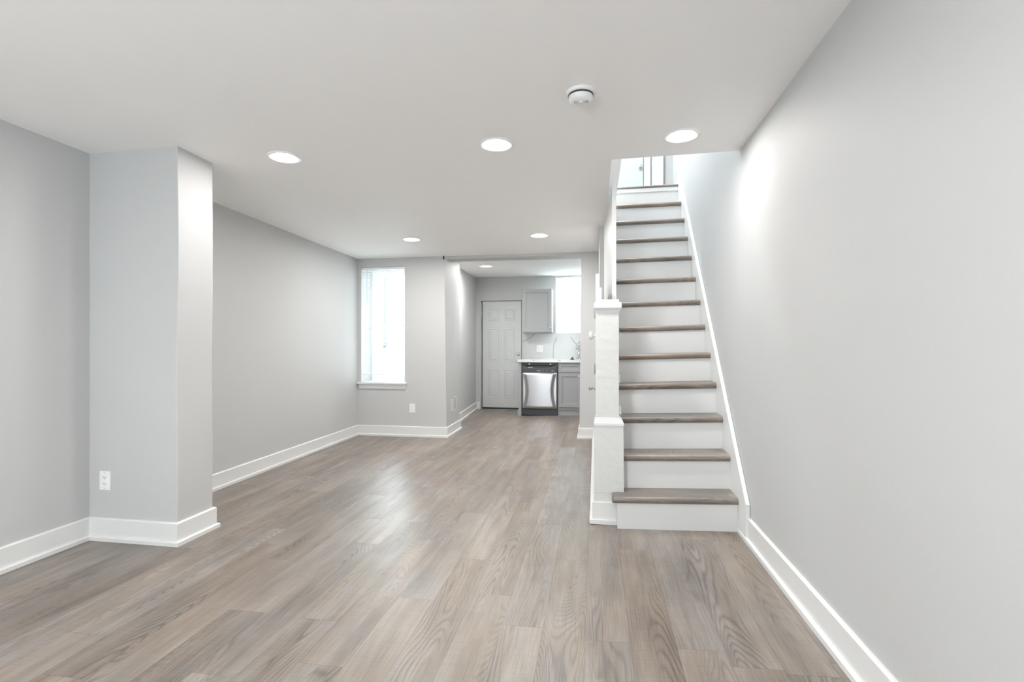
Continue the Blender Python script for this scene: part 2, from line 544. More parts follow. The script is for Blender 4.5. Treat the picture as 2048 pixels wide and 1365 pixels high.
# upstairs hall shell
mb = MB()
mb.box(-0.75, -0.6, 2.4, 7.7, 2.62, 5.5)
mb.box(-0.75, 1.2, 2.3, 2.45, 2.62, 5.5)
struct(mb.build('wall_upstairs_left', M['wall']), 'upstairs hall wall seen above the stairwell', 'wall')
mb = MB().box(XR, 1.35, 5.951, 6.05, 2.7, 5.5).box(1.25, 1.4, 6.05, 7.7, 2.7, 5.5)
struct(mb.build('wall_upstairs_right', M['wall']), 'upstairs hall wall right of the landing', 'wall')
struct(bx(-0.75, 1.4, 7.45, 7.6, 2.7, 5.5).build('wall_upstairs_back', M['wall']), 'wall around the door at the top of the stairs', 'wall')
struct(bx(-0.75, 1.4, 2.3, 7.7, 5.4, 5.5).build('ceiling_upstairs', M['ceil']), 'ceiling of the upstairs hall', 'ceiling')
struct(bx(-0.75, 1.4, 5.56, 7.6, 2.70, 2.936).build('floor_landing', M['tread']), 'landing floor at the top of the stairs', 'floor')

# ------------------------------------------------------------------ baseboards (board + shoe moulding swept round the corners)
def offset_path(pts, d):
    out = []
    n = len(pts)
    for i, p in enumerate(pts):
        p = Vector(p)
        ns = []
        for a, c in ((i - 1, i), (i, i + 1)):
            if 0 <= a and c < n:
                e = (Vector(pts[c]) - Vector(pts[a])).normalized()
                ns.append(Vector((e.y, -e.x)))
        if len(ns) == 1: out.append(p + ns[0] * d)
        else:
            m_ = (ns[0] + ns[1]).normalized()
            out.append(p + m_ * d / max(0.3, m_.dot(ns[0])))
    return out


def baseboard(path, spans, h=0.137):
    """spans: (name, first point index, last point index, label)"""
    board = [(-0.004, -0.03), (0.016, -0.03), (0.016, h - 0.007), (0.009, h), (-0.004, h)]
    shoe = [(0.014, -0.03), (0.031, -0.03), (0.031, 0.022), (0.026, 0.028), (0.014, 0.028)]
    for name, a, c, label in spans:
        def ring_set(prof):
            offs = [offset_path(path, d) for d, _ in prof]
            return [[(offs[k][i].x, offs[k][i].y, FZ(*path[i]) + prof[k][1]) for k in range(len(prof))] for i in range(a, c + 1)]
        o = MB().loft(ring_set(board)).build(name, M['trim'])
        struct(o, label, 'baseboard')
        s_ = MB().loft(ring_set(shoe)).build('shoe_moulding', M['trim'], o)


path = [(XL(-1.6), -1.6), (XL(1.2), 1.2), (XL(PY0), PY0), (PX1, PY0), (PX1, PY1), (XL(PY1), PY1), (XL(YB), YB), (-1.922, YB), (-1.933, 6.95),
        (XK(6.95), 6.95), (XK(YK), YK), (KH[0] - 0.005, YK)]
baseboard(path, [('baseboard_left_near', 0, 2, 'white baseboard on the near left wall'),
                 ('baseboard_pillar', 2, 5, 'white baseboard wrapping the pillar'),
                 ('baseboard_left_far', 5, 6, 'white baseboard on the left wall beyond the pillar'),
                 ('baseboard_back', 6, 9, 'white baseboard under the window and round the corner'),
                 ('baseboard_kitchen', 9, 11, 'white baseboard on the kitchen left wall')])
baseboard([(XR, 3.28), (XR, 2.2), (XR, 1.0), (XR, -1.6)], [('baseboard_right', 0, 3, 'white baseboard along the right wall')], h=0.145)
baseboard([(-0.192, 6.62), (-0.192, YB), (0.045, YB)], [('baseboard_back_right', 0, 2, 'white baseboard at the wall end beside the stair closet')])

baseboard([(-0.004, 6.22), (-0.004, 3.548)], [('baseboard_closet', 0, 1, 'white baseboard along the stair closet')])

# ------------------------------------------------------------------ staircase
ZB = [0.1985, 0.4275, 0.656, 0.8795, 1.099, 1.325, 1.545, 1.7685, 1.991, 2.2115, 2.4345, 2.6555, 2.912]   # nosing undersides
TL = [0.038 * (1 - i / 12.0) for i in range(13)]                                                       # sag towards the newel
NY = [3.255 + 0.188 * i for i in range(13)]
SXL, SXR = 0.162, 0.878
stairs = thing('staircase', (0.5, 3.28, FZ(0.5, 3.28)), 'steep straight staircase with grey-brown treads and white risers', 'staircase')


def nose_profile(y, depth, th, r=None):
    """(y,z) outline with a rounded nose, underside at z=0"""
    r = r or th * 0.5
    p = [(y + depth, 0), (y + depth, th)]
    for k in range(9):
        a = math.pi / 2 + math.pi * k / 8
        p.append((y + r + r * math.cos(a), th - r + r * math.sin(a)))
    return p


def tread_body(mb, prof, xa, xb, zf, endround=False):
    cy = sum(p[0] for p in prof) / len(prof); cz = sum(p[1] for p in prof) / len(prof)
    rings = []
    if endround:
        rings.append([(xa, y + 0.007 * (1 if y < cy else -1), z + 0.006 * (1 if z < cz else -1) + zf(xa)) for y, z in prof])
        rings.append([(xa + 0.003, y + 0.002 * (1 if y < cy else -1), z + 0.002 * (1 if z < cz else -1) + zf(xa)) for y, z in prof])
        rings.append([(xa + 0.008, y, z + zf(xa)) for y, z in prof])
    else:
        rings.append([(xa, y, z + zf(xa)) for y, z in prof])
    rings.append([(xb, y, z + zf(xb)) for y, z in prof])
    mb.loft(rings)


for i in range(13):
    zf = lambda x, i=i: ZB[i] + TL[i] * (x - 0.54)
    th = 0.044 if i < 12 else 0.027
    mb = MB()
    if i == 0:
        tread_body(mb, nose_profile(NY[0], 0.225, th), 0.196, SXR, zf)
        tread_body(mb, nose_profile(NY[0], 0.112, th), 0.110, 0.196, zf, True)
    else:
        tread_body(mb, nose_profile(NY[i], 0.225 if i < 12 else 0.08, th), 0.196 if i < 2 else SXL, SXR, zf)
    mb.build('tread', M['tread'], stairs, smooth=True)
    x0 = 0.143 if i == 0 else (0.194 if i < 2 else SXL)
    yr = NY[i] + 0.028
    zlo = (lambda x: FZ(x, 3.28) - 0.004) if i == 0 else (lambda x, i=i: ZB[i - 1] + 0.044 + TL[i - 1] * (x - 0.54) - 0.01)
    zhi = lambda x: zf(x) + 0.004
    mb = MB().hexa([(x0, yr, zlo(x0)), (SXR, yr, zlo(SXR)), (SXR, yr + 0.02, zlo(SXR)), (x0, yr + 0.02, zlo(x0)),
                    (x0, yr, zhi(x0)), (SXR, yr, zhi(SXR)), (SXR, yr + 0.02, zhi(SXR)), (x0, yr + 0.02, zhi(x0))])
    mb.build('riser', M['riser'], stairs)
bx(SXL, SXR, NY[12] + 0.012, NY[12] + 0.03, 2.872, 2.913).build('nosing_trim', M['trim'], stairs)
bx(SXL, SXR, NY[12] + 0.026, NY[12] + 0.05, 2.66, 2.90).build('landing_fascia', M['riser'], stairs)
# skirt board on the right wall
sk = [(3.112, 0.03), (3.112, 0.262), (5.545, 3.076), (5.93, 2.937), (5.93, 2.70), (5.6, 2.60), (3.55, 0.10), (3.30, 0.03)]
MB().prism(sk, 'x', SXR, XR - 0.002).build('skirt_board', M['trim'], stairs, bevel=0.003)
# hidden left stringer under the treads
sk = [(3.56, 0.1), (3.56, 0.40), (5.54, 2.80), (5.54, 2.5)]
MB().prism(sk, 'x', 0.165, 0.195).build('stringer', M['trim'], stairs)

# newel post
nz = FZ(0.08, 3.4)
newel = thing('newel_post', (0.083, 3.45, nz), 'square white newel post with moulded cap and collar at the stair foot', 'newel post')


def sq_loft(levels, cx=0.0805, y0=3.376):
    """levels: (z, x0, x1, front y offset); depth kept square behind the front face"""
    rings = []
    for z, xa, xb, fy in levels:
        d = 0.168
        rings.append([(xa, y0 + fy, z), (xb, y0 + fy, z), (xb, y0 + d - fy, z), (xa, y0 + d - fy, z)])
    return MB().loft(rings)


sq_loft([(nz, -0.008, 0.190, 0), (0.215, -0.008, 0.190, 0)]).build('base_block', M['oldtrim'], newel)
sq_loft([(0.215, -0.008, 0.1925, 0), (0.672, -0.007, 0.188, 0)]).build('lower_shaft', M['oldtrim'], newel, bevel=0.003)
sq_loft([(0.668, -0.007, 0.190, -0.004), (0.684, -0.007, 0.190, -0.004), (0.690, -0.004, 0.186, 0.0), (0.702, -0.003, 0.182, 0.002), (0.706, -0.001, 0.176, 0.005), (0.716, 0.0, 0.172, 0.006), (0.720, 0.002, 0.164, 0.010)]).build('collar', M['trim'], newel)
sq_loft([(0.715, 0.0035, 0.1585, 0.012), (1.46, 0.0035, 0.1585, 0.012)]).build('upper_shaft', M['oldtrim'], newel, bevel=0.003)
sq_loft([(1.425, 0.003, 0.159, 0.011), (1.44, -0.001, 0.165, 0.006), (1.452, -0.005, 0.172, -0.004), (1.458, -0.008, 0.176, -0.008), (1.488, -0.008, 0.176, -0.008), (1.494, -0.003, 0.170, 0.0), (1.496, 0.009, 0.159, 0.012), (1.516, 0.010, 0.158, 0.013)]).build('cap', M['trim'], newel, bevel=0.002)
pl = MB().box(-0.020, 0.190, 3.362, 3.377, nz, 0.156).box(-0.020, -0.007, 3.377, 3.544, nz, 0.156)
pl.build('plinth', M['trim'], newel, bevel=0.002)
pl = MB().box(-0.036, 0.190, 3.346, 3.363, nz, nz + 0.030).box(-0.036, -0.019, 3.363, 3.544, nz, nz + 0.030)
pl.build('shoe_moulding', M['trim'], newel, bevel=0.002)

# thin board wall beside the flight above the newel, the closet box behind it
mb = MB().hexa([(0.128, 3.88, 0.9), (0.161, 3.88, 0.9), (0.161, 4.9, 0.9), (0.088, 4.9, 0.9),
                (0.128, 3.88, 2.425), (0.161, 3.88, 2.46), (0.161, 4.9, 2.46), (0.088, 4.9, 2.40)])
struct(mb.build('wall_stair', M['trim'], bevel=0.002), 'thin white board wall between newel post and ceiling', 'stair wall')
mb = MB().box(0.045, 0.161, 5.03, 6.28, 0, 2.41)
struct(mb.build('wall_closet', M['wall']), 'grey end of the closet under the stairs', 'wall')
mb = MB().box(-0.004, 0.02, 3.547, 6.27, 0, 0.12).box(0.028, 0.161, 3.547, 5.03, 0, 1.0).box(0.030, 0.046, 3.6, 6.27, 0, 1.62)
struct(mb.build('wall_closet_side', M['trim']), 'white panelling on the side of the stair closet', 'wall')
cd = bx(0.004, 0.030, 3.60, 4.45, 0.125, 1.72).build('door_2', M['trim'], bevel=0.002)
struct(cd, 'low white closet door on the side of the stairs', 'closet door')
MB().lathe([(0.012, 0.0), (0.012, 0.012), (0.026, 0.020), (0.034, 0.032), (0.030, 0.046), (0.014, 0.052)], (0.004, 3.86, 1.283), (-1, 0, 0), 20).build('knob', M['trim'], cd, smooth=True)
k = MB().lathe([(0.016, 0), (0.016, 0.006), (0.007, 0.010), (0.007, 0.022), (0.016, 0.028), (0.018, 0.042), (0.010, 0.050)], (0.004, 3.72, 0.890), (-1, 0, 0), 18).build('latch_knob', M['nickel'], cd, smooth=True)
k['label'] = 'small nickel latch knob'
for z0 in (1.40, 1.00):
    h = MB().tube([(0.0, 3.605, z0), (0.0, 3.605, z0 + 0.075)], 0.007, 10).build('hinge', M['nickel'], cd)
    h['label'] = 'metal hinge'

# ------------------------------------------------------------------ recessed ceiling lamps
def downlight(x, y, z, label, power=LAMP_W, tilt=None, col=LAMP_COL):
    d = thing('downlight', (x, y, z), label, 'ceiling light', 'recessed ceiling lights')
    MB().lathe([(0.102, 0.001), (0.102, -0.003), (0.096, -0.008), (0.078, -0.007), (0.066, -0.001), (0.066, 0.001)], (x, y, z), n=48, caps=False).build('trim_ring', M['plastic'], d, smooth=True)
    MB().lathe([(0.0, -0.0012), (0.0665, -0.0012)], (x, y, z), n=48, caps=False).build('lens', M['lens'], d)
    l = lamp('downlight_light', (0, 0, -0.004), (0, 0, 0), 0.128, power, col)
    l.parent = d
    return d


for x, y, lab in ((-1.962, 2.885, 'recessed ceiling light on the left, in front of the pillar'),
                  (-0.590, 2.945, 'recessed ceiling light in the middle, behind the smoke detector'),
                  (0.500, 3.025, 'recessed ceiling light close to the stairwell and right wall'),
                  (-2.010, 5.240, 'recessed ceiling light nearest the tall window'),
                  (-0.590, 5.300, 'recessed ceiling light before the kitchen opening, left of the stairs')):
    downlight(x, y, CZ(x, y) - 0.0005, lab, LAMP_W * (1.3 if y > 4 else (0.45 if x > 0 else (0.6 if x < -1 else 1.1))))
downlight(-1.655, 7.45, KCZ(7.45), 'recessed kitchen ceiling light above the passage to the door', LAMP_W * 1.7)
downlight(-0.335, 8.80, KCZ(8.80), 'recessed kitchen ceiling light in front of the kitchen window', LAMP_W * 0.22)

# smoke detector
sx, sy = -0.068, 2.42
sz = CZ(sx, sy)
sd = thing('smoke_detector', (sx, sy, sz), 'round white smoke detector on the ceiling', 'smoke detector')
MB().lathe([(0.071, 0.002), (0.071, -0.008), (0.066, -0.014), (0.058, -0.016), (0.0, -0.016)], (sx, sy, sz), n=48).build('mounting_plate', M['plastic'], sd, smooth=True)
s_ = MB().lathe([(0.0605, -0.014), (0.0605, -0.0225)], (sx, sy, sz), n=48).build('vent_gap', M['dark'], sd)
s_['label'] = 'dark slot round the cover'
MB().lathe([(0.0585, -0.0215), (0.0585, -0.031), (0.054, -0.043), (0.042, -0.052), (0.020, -0.055), (0.0, -0.0555)], (sx, sy, sz), n=48).build('cover', M['plastic'], sd, smooth=True)
for xo in (-0.030, 0.014):
    mb = MB()
    for k in range(4):
        for j in range(3):
            mb.box(sx + xo + k * 0.006, sx + xo + 0.003 + k * 0.006, sy - 0.022 + j * 0.007, sy - 0.018 + j * 0.007, sz - 0.0552, sz - 0.0500)
    mb.build('sound_slot', M['nickel'], sd)
s_ = MB().lathe([(0.009, -0.050), (0.009, -0.0575), (0.007, -0.0585)], (sx, sy - 0.018, sz), n=20).build('test_button', M['plastic'], sd, smooth=True)

# ------------------------------------------------------------------ wall plates
def outlet(name, x, y, z, label, gangs=1, axis='y'):
    """duplex outlet on a wall that faces -y; x,z centre"""
    o = thing(name, (x, y, z), label, 'outlet')
    w, h = 0.038 + 0.023 * (gangs - 1), 0.0585
    bx(x - w, x + w, y - 0.006, y + 0.001, z - h, z + h).build('cover_plate', M['plastic'], o, bevel=0.002)
    for g_ in range(gangs):
        cx = x + (g_ - (gangs - 1) / 2) * 0.046
        for s in (-1, 1):
            cz = z + s * 0.0195
            r = MB()
            poly = []
            for k in range(24):
                a = 2 * math.pi * k / 24
                poly.append((cx + 0.0165 * math.cos(a), cz + max(-0.0135, min(0.0135, 0.0165 * math.sin(a)))))
            r.prism(poly, 'y', y - 0.0075, y - 0.004)
            p = r.build('socket', M['plastic'], o)
            q = MB().box(cx - 0.0075, cx - 0.0052, y - 0.0080, y - 0.0070, cz - 0.001, cz + 0.008)
            q.box(cx + 0.0052, cx + 0.0075, y - 0.0080, y - 0.0070, cz, cz + 0.007)
            q.lathe([(0.0028, 0), (0.0028, 0.001)], (cx, y - 0.0071, cz - 0.0065), (0, -1, 0), 12)
            sub(q, 'slot', M['dark'], p, o)
        for zz in ((z,) if gangs > 1 else (z + 0.048, z - 0.048)):
            MB().lathe([(0.003, 0), (0.003, 0.001)], (cx, y - 0.0062, zz), (0, -1, 0), 10).build('screw', M['nickel'], o)
    return o


outlet('wall_outlet', -2.995, PY0, 0.366, 'white duplex outlet low on the front of the pillar')
outlet('wall_outlet', -2.393, YB, 0.377, 'white duplex outlet below and right of the tall window')
outlet('wall_outlet', -1.013, YK - 0.013, 1.155, 'white double outlet plate on the marble backsplash', 2)

# vent register on the reveal left of the kitchen opening (faces +x)
vx = lambda y: -1.930 - 0.012 * (y - 6.3)
vr = thing('wall_register', (vx(6.62), 6.62, 0.40), 'white vent register on the wall end left of the kitchen opening', 'vent')
bx(-1.95, vx(6.62) + 0.006, 6.475, 6.765, 0.30, 0.505).build('register_frame', M['trim'], vr, bevel=0.002)
mb = MB()
for ya, yb in ((6.500, 6.612), (6.630, 6.742)):
    for k in range(9):
        mb.box(vx(6.62) + 0.004, vx(6.62) + 0.011, ya, yb, 0.325 + k * 0.018, 0.334 + k * 0.018)
    mb.box(vx(6.62) + 0.004, vx(6.62) + 0.012, ya - 0.006, ya, 0.318, 0.486).box(vx(6.62) + 0.004, vx(6.62) + 0.012, yb, yb + 0.006, 0.318, 0.486)
mb.build('louvre', M['plastic'], vr)
mb = MB()
for ya, yb in ((6.500, 6.612), (6.630, 6.742)): mb.box(vx(6.62) + 0.004, vx(6.62) + 0.007, ya, yb, 0.32, 0.485)
mb.box(vx(6.62) + 0.004, vx(6.62) + 0.0125, 6.618, 6.624, 0.325, 0.480)
s_ = mb.build('recess_shade', M['gap'], vr)  # dark sheet: the shade behind the louvres put into colour

# blank plate on the kitchen left wall
wy = 7.72
wx = XK(wy)
wp = thing('blank_plate', (wx, wy, 0.63), 'small painted blank plate on the kitchen left wall', 'wall plate')
bx(wx - 0.01, wx + 0.006, wy - 0.035, wy + 0.035, 0.57, 0.69).build('cover_plate', M['wall'], wp, bevel=0.002)
for zz in (0.585, 0.675): MB().lathe([(0.006, 0), (0.006, 0.002)], (wx + 0.006, wy, zz), (1, 0, 0), 10).build('screw', M['nickel'], wp)

# ------------------------------------------------------------------ tall window and its blind
WY = 6.60
def sash(mb, x0, x1, z0, z1, y0, y1, w):
    mb.box(x0, x0 + w, y0, y1, z0, z1).box(x1 - w, x1, y0, y1, z0, z1)
    mb.box(x0 + w, x1 - w, y0, y1, z0, z0 + w).box(x0 + w, x1 - w, y0, y1, z1 - w, z1)


mb = MB()
sash(mb, WX0, WX1, WZ0, WZ1, WY - 0.03, WY + 0.07, 0.03)
win = struct(mb.build('window_1', M['frame'], bevel=0.002), 'tall double-hung window in the back wall', 'window')
mb = MB(); sash(mb, WX0 + 0.03, WX1 - 0.03, 1.46, WZ1 - 0.03, WY + 0.02, WY + 0.055, 0.042)
mb.box(WX0 + 0.07, WX1 - 0.07, WY + 0.03, WY + 0.045, 1.868, 1.884)
up = mb.build('upper_sash', M['frame'], win, bevel=0.002)
mb = MB(); sash(mb, WX0 + 0.03, WX1 - 0.03, WZ0 + 0.03, 1.51, WY - 0.02, WY + 0.018, 0.042)
lo = mb.build('lower_sash', M['frame'], win, bevel=0.002)
bx(WX0 + 0.07, WX1 - 0.07, WY + 0.036, WY + 0.039, 1.50, WZ1 - 0.07).build('pane', M['glass'], up)
bx(WX0 + 0.07, WX1 - 0.07, WY - 0.002, WY + 0.001, WZ0 + 0.07, 1.47).build('pane', M['glass'], lo)
bx(-3.160, -2.463, YB - 0.045, WY - 0.03, WZ0 - 0.022, WZ0 + 0.001).build('sill', M['trim'], win, bevel=0.003)
bx(-3.140, -2.483, YB - 0.016, YB + 0.001, 0.632, WZ0 - 0.022).build('apron', M['trim'], win, bevel=0.002)


def blind(name, x0, x1, ztop, zbot, y, label, tilt, pitch=0.0225, cords=(0.3, 0.8), wand_x=None, wand_len=0.48):
    o = thing(name, ((x0 + x1) / 2, y, ztop), label, 'window blind')
    bx(x0, x1, y - 0.014, y + 0.016, ztop - 0.03, ztop).build('headrail', M['plastic'], o, bevel=0.002)
    mb = MB()
    n = int((ztop - 0.04 - zbot) / pitch)
    c, s = math.cos(tilt), math.sin(tilt)
    for k in range(n):
        z = zbot + 0.03 + k * pitch
        P = []
        for j in range(4):
            w = -0.0125 + 0.025 * j / 3
            crown = 0.0018 * (1 - (w / 0.0125) ** 2)
            P.append((y + w * c - crown * s, z + w * s + crown * c))
        th = 0.0004
        for (ya, za), (yb_, zb_) in zip(P, P[1:]):
            vs = [mb.bm.verts.new(q) for q in ((x0 + 0.003, ya, za), (x1 - 0.003, ya, za), (x1 - 0.003, yb_, zb_), (x0 + 0.003, yb_, zb_))]
            mb.face(vs)
    mb.build('slats', M['slat'], o)
    bx(x0 + 0.002, x1 - 0.002, y - 0.011, y + 0.011, zbot, zbot + 0.016).build('bottom_rail', M['plastic'], o, bevel=0.003)
    for f in cords:
        xx = x0 + (x1 - x0) * f
        mb = MB().tube([(xx, y - 0.0135, zbot), (xx, y - 0.0135, ztop - 0.02)], 0.0008, 6)
        mb.tube([(xx, y + 0.0135, zbot), (xx, y + 0.0135, ztop - 0.02)], 0.0008, 6)
        mb.build('ladder_cord', M['plastic'], o)
    if wand_x is not None:
        w_ = MB().tube([(wand_x, y - 0.022, ztop - 0.03), (wand_x, y - 0.026, ztop - 0.06), (wand_x, y - 0.026, ztop - wand_len)], 0.004, 8).build('tilt_wand', M['nickel'], o, smooth=True)
        w_['label'] = 'thin grey tilt wand'
    return o


blind('window_blind', WX0 + 0.006, WX1 - 0.008, WZ1 - 0.004, 0.812, YB + 0.03, 'white mini blind with open slats in the tall living-room window', math.radians(-4), cords=(0.31, 0.86), wand_x=-3.035, wand_len=0.50)

# ------------------------------------------------------------------ kitchen window and blind
mb = MB()
sash(mb, KW[0], KW[1], KW[2], KW[3], YK + 0.16, YK + 0.26, 0.05)
mb.box(KW[0], KW[1], YK + 0.18, YK + 0.22, 1.88, 1.93)
kw = struct(mb.build('window_2', M['frame'], bevel=0.002), 'bright kitchen window over the sink', 'window')
bx(KW[0] + 0.05, KW[1] - 0.05, YK + 0.20, YK + 0.203, KW[2] + 0.05, KW[3] - 0.05).build('pane', M['glass'], kw)
blind('window_blind', KW[0] + 0.004, KW[1] - 0.004, KW[3] - 0.003, KW[2] + 0.012, YK + 0.03, 'white mini blind with half-closed slats in the kitchen window', math.radians(-58), cords=(0.2, 0.8), wand_x=-0.64, wand_len=0.3)

# ------------------------------------------------------------------ kitchen door (six raised panels)
dY = YK + 0.05
dr = MB()
dx0, dx1, dz0, dz1 = KD
core = MB().box(dx0, dx1, dY, dY + 0.04, dz0, dz1)
dr = struct(core.build('door_1', M['door'], bevel=0.003), 'white six-panel kitchen door', 'door')


def raised_panel(x0, x1, z0, z1, y, root, mat_):
    mb = MB()
    # sunk moulding ring, then a raised field
    R = lambda i, yy: [(x0 + i, yy, z0 + i), (x1 - i, yy, z0 + i), (x1 - i, yy, z1 - i), (x0 + i, yy, z1 - i)]
    mb.loft([R(-0.004, y + 0.0005), R(0, y - 0.005), R(0.008, y - 0.006), R(0.016, y - 0.0005), R(0.028, y - 0.0005), R(0.042, y - 0.006)], caps=False)
    f = [mb.bm.verts.new(q) for q in R(0.042, y - 0.006)]
    mb.face(f)
    return mb.build('panel', mat_, root)


W_ = dx1 - dx0
for (za, zb_) in ((1.690, 1.905), (0.905, 1.535), (0.225, 0.750)):
    for (xa, xb) in ((dx0 + 0.125, dx0 + 0.330), (dx0 + 0.425, dx0 + 0.630)):
        raised_panel(xa, xb, za, zb_, dY, dr, M['door'])
k = MB().lathe([(0.032, 0), (0.032, 0.010), (0.026, 0.016), (0.018, 0.018), (0.018, 0.026)], (-1.432, dY, 1.056), (0, -1, 0), 24).build('deadbolt', M['nickel'], dr, smooth=True)
k['label'] = 'round nickel deadbolt'
k = MB().lathe([(0.032, 0), (0.032, 0.006), (0.012, 0.010), (0.012, 0.030), (0.024, 0.038), (0.029, 0.050), (0.024, 0.064), (0.0, 0.068)], (-1.432, dY, 0.925), (0, -1, 0), 24).build('door_knob', M['nickel'], dr, smooth=True)
k['label'] = 'round nickel door knob'
for z0 in (1.76, 1.0, 0.24):
    k = MB().tube([(KH[0] + 0.012, dY - 0.006, z0), (KH[0] + 0.012, dY - 0.006, z0 + 0.10)], 0.007, 10).build('hinge', M['nickel'], dr)
    k['label'] = 'nickel hinge'
s_ = bx(dx0 + 0.004, dx1 - 0.004, dY + 0.004, dY + 0.034, 0.007, dz0 + 0.003).build('door_gap_shade', M['black'], dr)  # black strip painted in for the shade of the gap below the door
s_['label'] = 'black strip painted as the gap shade under the door'
mb = MB()
mb.box(KH[0] - 0.001, KH[0] + 0.008, YK + 0.01, YK + 0.3, 0, KH[3]).box(KH[1] - 0.008, KH[1] + 0.001, YK + 0.01, YK + 0.3, 0, KH[3])
mb.box(KH[0], KH[1], YK + 0.01, YK + 0.3, KH[3] - 0.004, KH[3] + 0.002)
struct(mb.build('trim_2', M['wall']), 'thin jamb around the kitchen door', 'door jamb')
mb = MB().box(KH[0], KH[1], YK + 0.096, YK + 0.3, 0.0, KH[3])  # dark sheet gives the gap round the door its shade by colour
struct(mb.build('trim_3', M['gap']), 'dark sheet painted as gap shade behind the kitchen door edge', 'gap shade')
mb = MB().box(KH[0] + 0.01, KH[1] - 0.01, YK + 0.01, YK + 0.10, 0.0, 0.006)
struct(mb.build('trim_4', M['nickel']), 'metal threshold under the kitchen door', 'threshold')

# ------------------------------------------------------------------ kitchen units
def shaker(x0, x1, z0, z1, y, root, name, mat_, rail=0.058):
    """shaker front facing -y: flat frame, small step, recessed field"""
    mb = MB()
    R = lambda i, yy: [(x0 + i, yy, z0 + i), (x1 - i, yy, z0 + i), (x1 - i, yy, z1 - i), (x0 + i, yy, z1 - i)]
    mb.loft([R(0, y + 0.02), R(0, y), R(rail, y), R(rail + 0.004, y + 0.006), R(rail + 0.012, y + 0.006), R(rail + 0.015, y + 0.011)], caps=False)
    mb.face([mb.bm.verts.new(q) for q in R(rail + 0.015, y + 0.011)])
    mb.face([mb.bm.verts.new(q) for q in R(0, y + 0.02)][::-1])
    return mb.build(name, mat_, root, bevel=0.0015)


def knob(x, y, z, root, part):
    mb = MB().lathe([(0.006, 0), (0.006, 0.010), (0.013, 0.016), (0.015, 0.022), (0.010, 0.027), (0.0, 0.028)], (x, y, z), (0, -1, 0), 18)
    o = sub(mb, 'knob', M['chrome'], part, root, smooth=True)
    o['label'] = 'small round chrome knob'
    return o


CY = 8.37            # front plane of the base units
kf = FZ(-0.9, 8.4)
# wall cabinet
wc = thing('wall_cabinet', (-1.02, 9.18, 1.45), 'grey shaker wall cabinet between kitchen door and kitchen window', 'cabinet')
bx(-1.298, -0.766, 8.895, YK, 1.452, 2.236).build('cabinet_body', M['cabside'], wc)
p = shaker(-1.297, -0.767, 1.458, 2.232, 8.873, wc, 'door', M['cab'])
knob(-0.797, 8.873, 1.522, wc, p)
bx(-1.296, -0.770, 8.90, YK - 0.01, 1.440, 1.452).build('bottom_panel', M['cab'], wc)

# base cabinet right of the dishwasher
bc = thing('base_cabinet', (-0.2, 8.7, kf), 'grey shaker base cabinet with drawer front right of the dishwasher', 'cabinet')
bx(-0.618, 0.26, CY + 0.02, YK - 0.015, kf + 0.10, 0.925).build('cabinet_body', M['cab'], bc)
for xa, xb, kx in ((-0.604, -0.232, -0.262), (-0.222, 0.25, -0.192)):
    shaker(xa, xb, 0.760, 0.905, CY, bc, 'drawer_front', M['cab'], 0.042)
    p = shaker(xa, xb, kf + 0.152, 0.748, CY, bc, 'door', M['cab'])
    knob(kx, CY, 0.695, bc, p)
bx(-0.618, 0.26, CY + 0.035, CY + 0.055, kf - 0.01, kf + 0.14).build('toe_kick', M['cab'], bc)

# end panel left of the dishwasher
ep = thing('end_panel', (-1.265, 8.7, kf), 'narrow grey end panel under the left end of the countertop', 'end panel')
MB().prism([(-1.288, kf + 0.10), (-1.240, kf + 0.10), (-1.240, 0.925), (-1.288, 0.925)], 'y', CY, YK - 0.02).build('panel', M['cab'], ep, bevel=0.001)
MB().prism([(-1.306, kf - 0.01), (-1.240, kf - 0.01), (-1.240, kf + 0.102), (-1.288, kf + 0.102), (-1.306, kf + 0.085)], 'y', CY - 0.002, YK - 0.02).build('foot', M['cab'], ep, bevel=0.001)

# countertop
mb = MB().box(-1.303, 0.9, CY - 0.032, YK, 0.927, 0.970)
mb.mi = 1
for xa, w in ((-1.04, 0.03), (-0.62, 0.05), (-0.12, 0.04)):
    mb.hexa([(xa, CY - 0.0325, 0.950), (xa + w, CY - 0.0325, 0.956), (xa + w, CY - 0.031, 0.956), (xa, CY - 0.031, 0.950),
             (xa, CY - 0.0325, 0.957), (xa + w, CY - 0.0325, 0.966), (xa + w, CY - 0.031, 0.966), (xa, CY - 0.031, 0.957)])
ct = tag(mb.build('countertop', [M['quartz'], M['vein']], pivot=(-0.3, 8.8, 0.927)), 'white quartz countertop over dishwasher and base cabinet', 'countertop')

# marble backsplash with grey veins
mb = MB().box(-1.338, 0.9, YK - 0.012, YK - 0.002, 0.970, 1.452)
mb.box(-0.72, 0.9, YK - 0.0125, YK - 0.002, 1.375, 1.402)
mb.mi = 1


def vein(pts, w):
    for (xa, za), (xb, zb_) in zip(pts, pts[1:]):
        d = Vector((xb - xa, zb_ - za)).normalized(); n_ = Vector((-d.y, d.x)) * w
        y0 = YK - 0.0125
        mb.hexa([(xa - n_.x, y0, za - n_.y), (xb - n_.x, y0, zb_ - n_.y), (xb - n_.x, y0 + 0.001, zb_ - n_.y), (xa - n_.x, y0 + 0.001, za - n_.y),
                 (xa + n_.x, y0, za + n_.y), (xb + n_.x, y0, zb_ + n_.y), (xb + n_.x, y0 + 0.001, zb_ + n_.y), (xa + n_.x, y0 + 0.001, za + n_.y)])


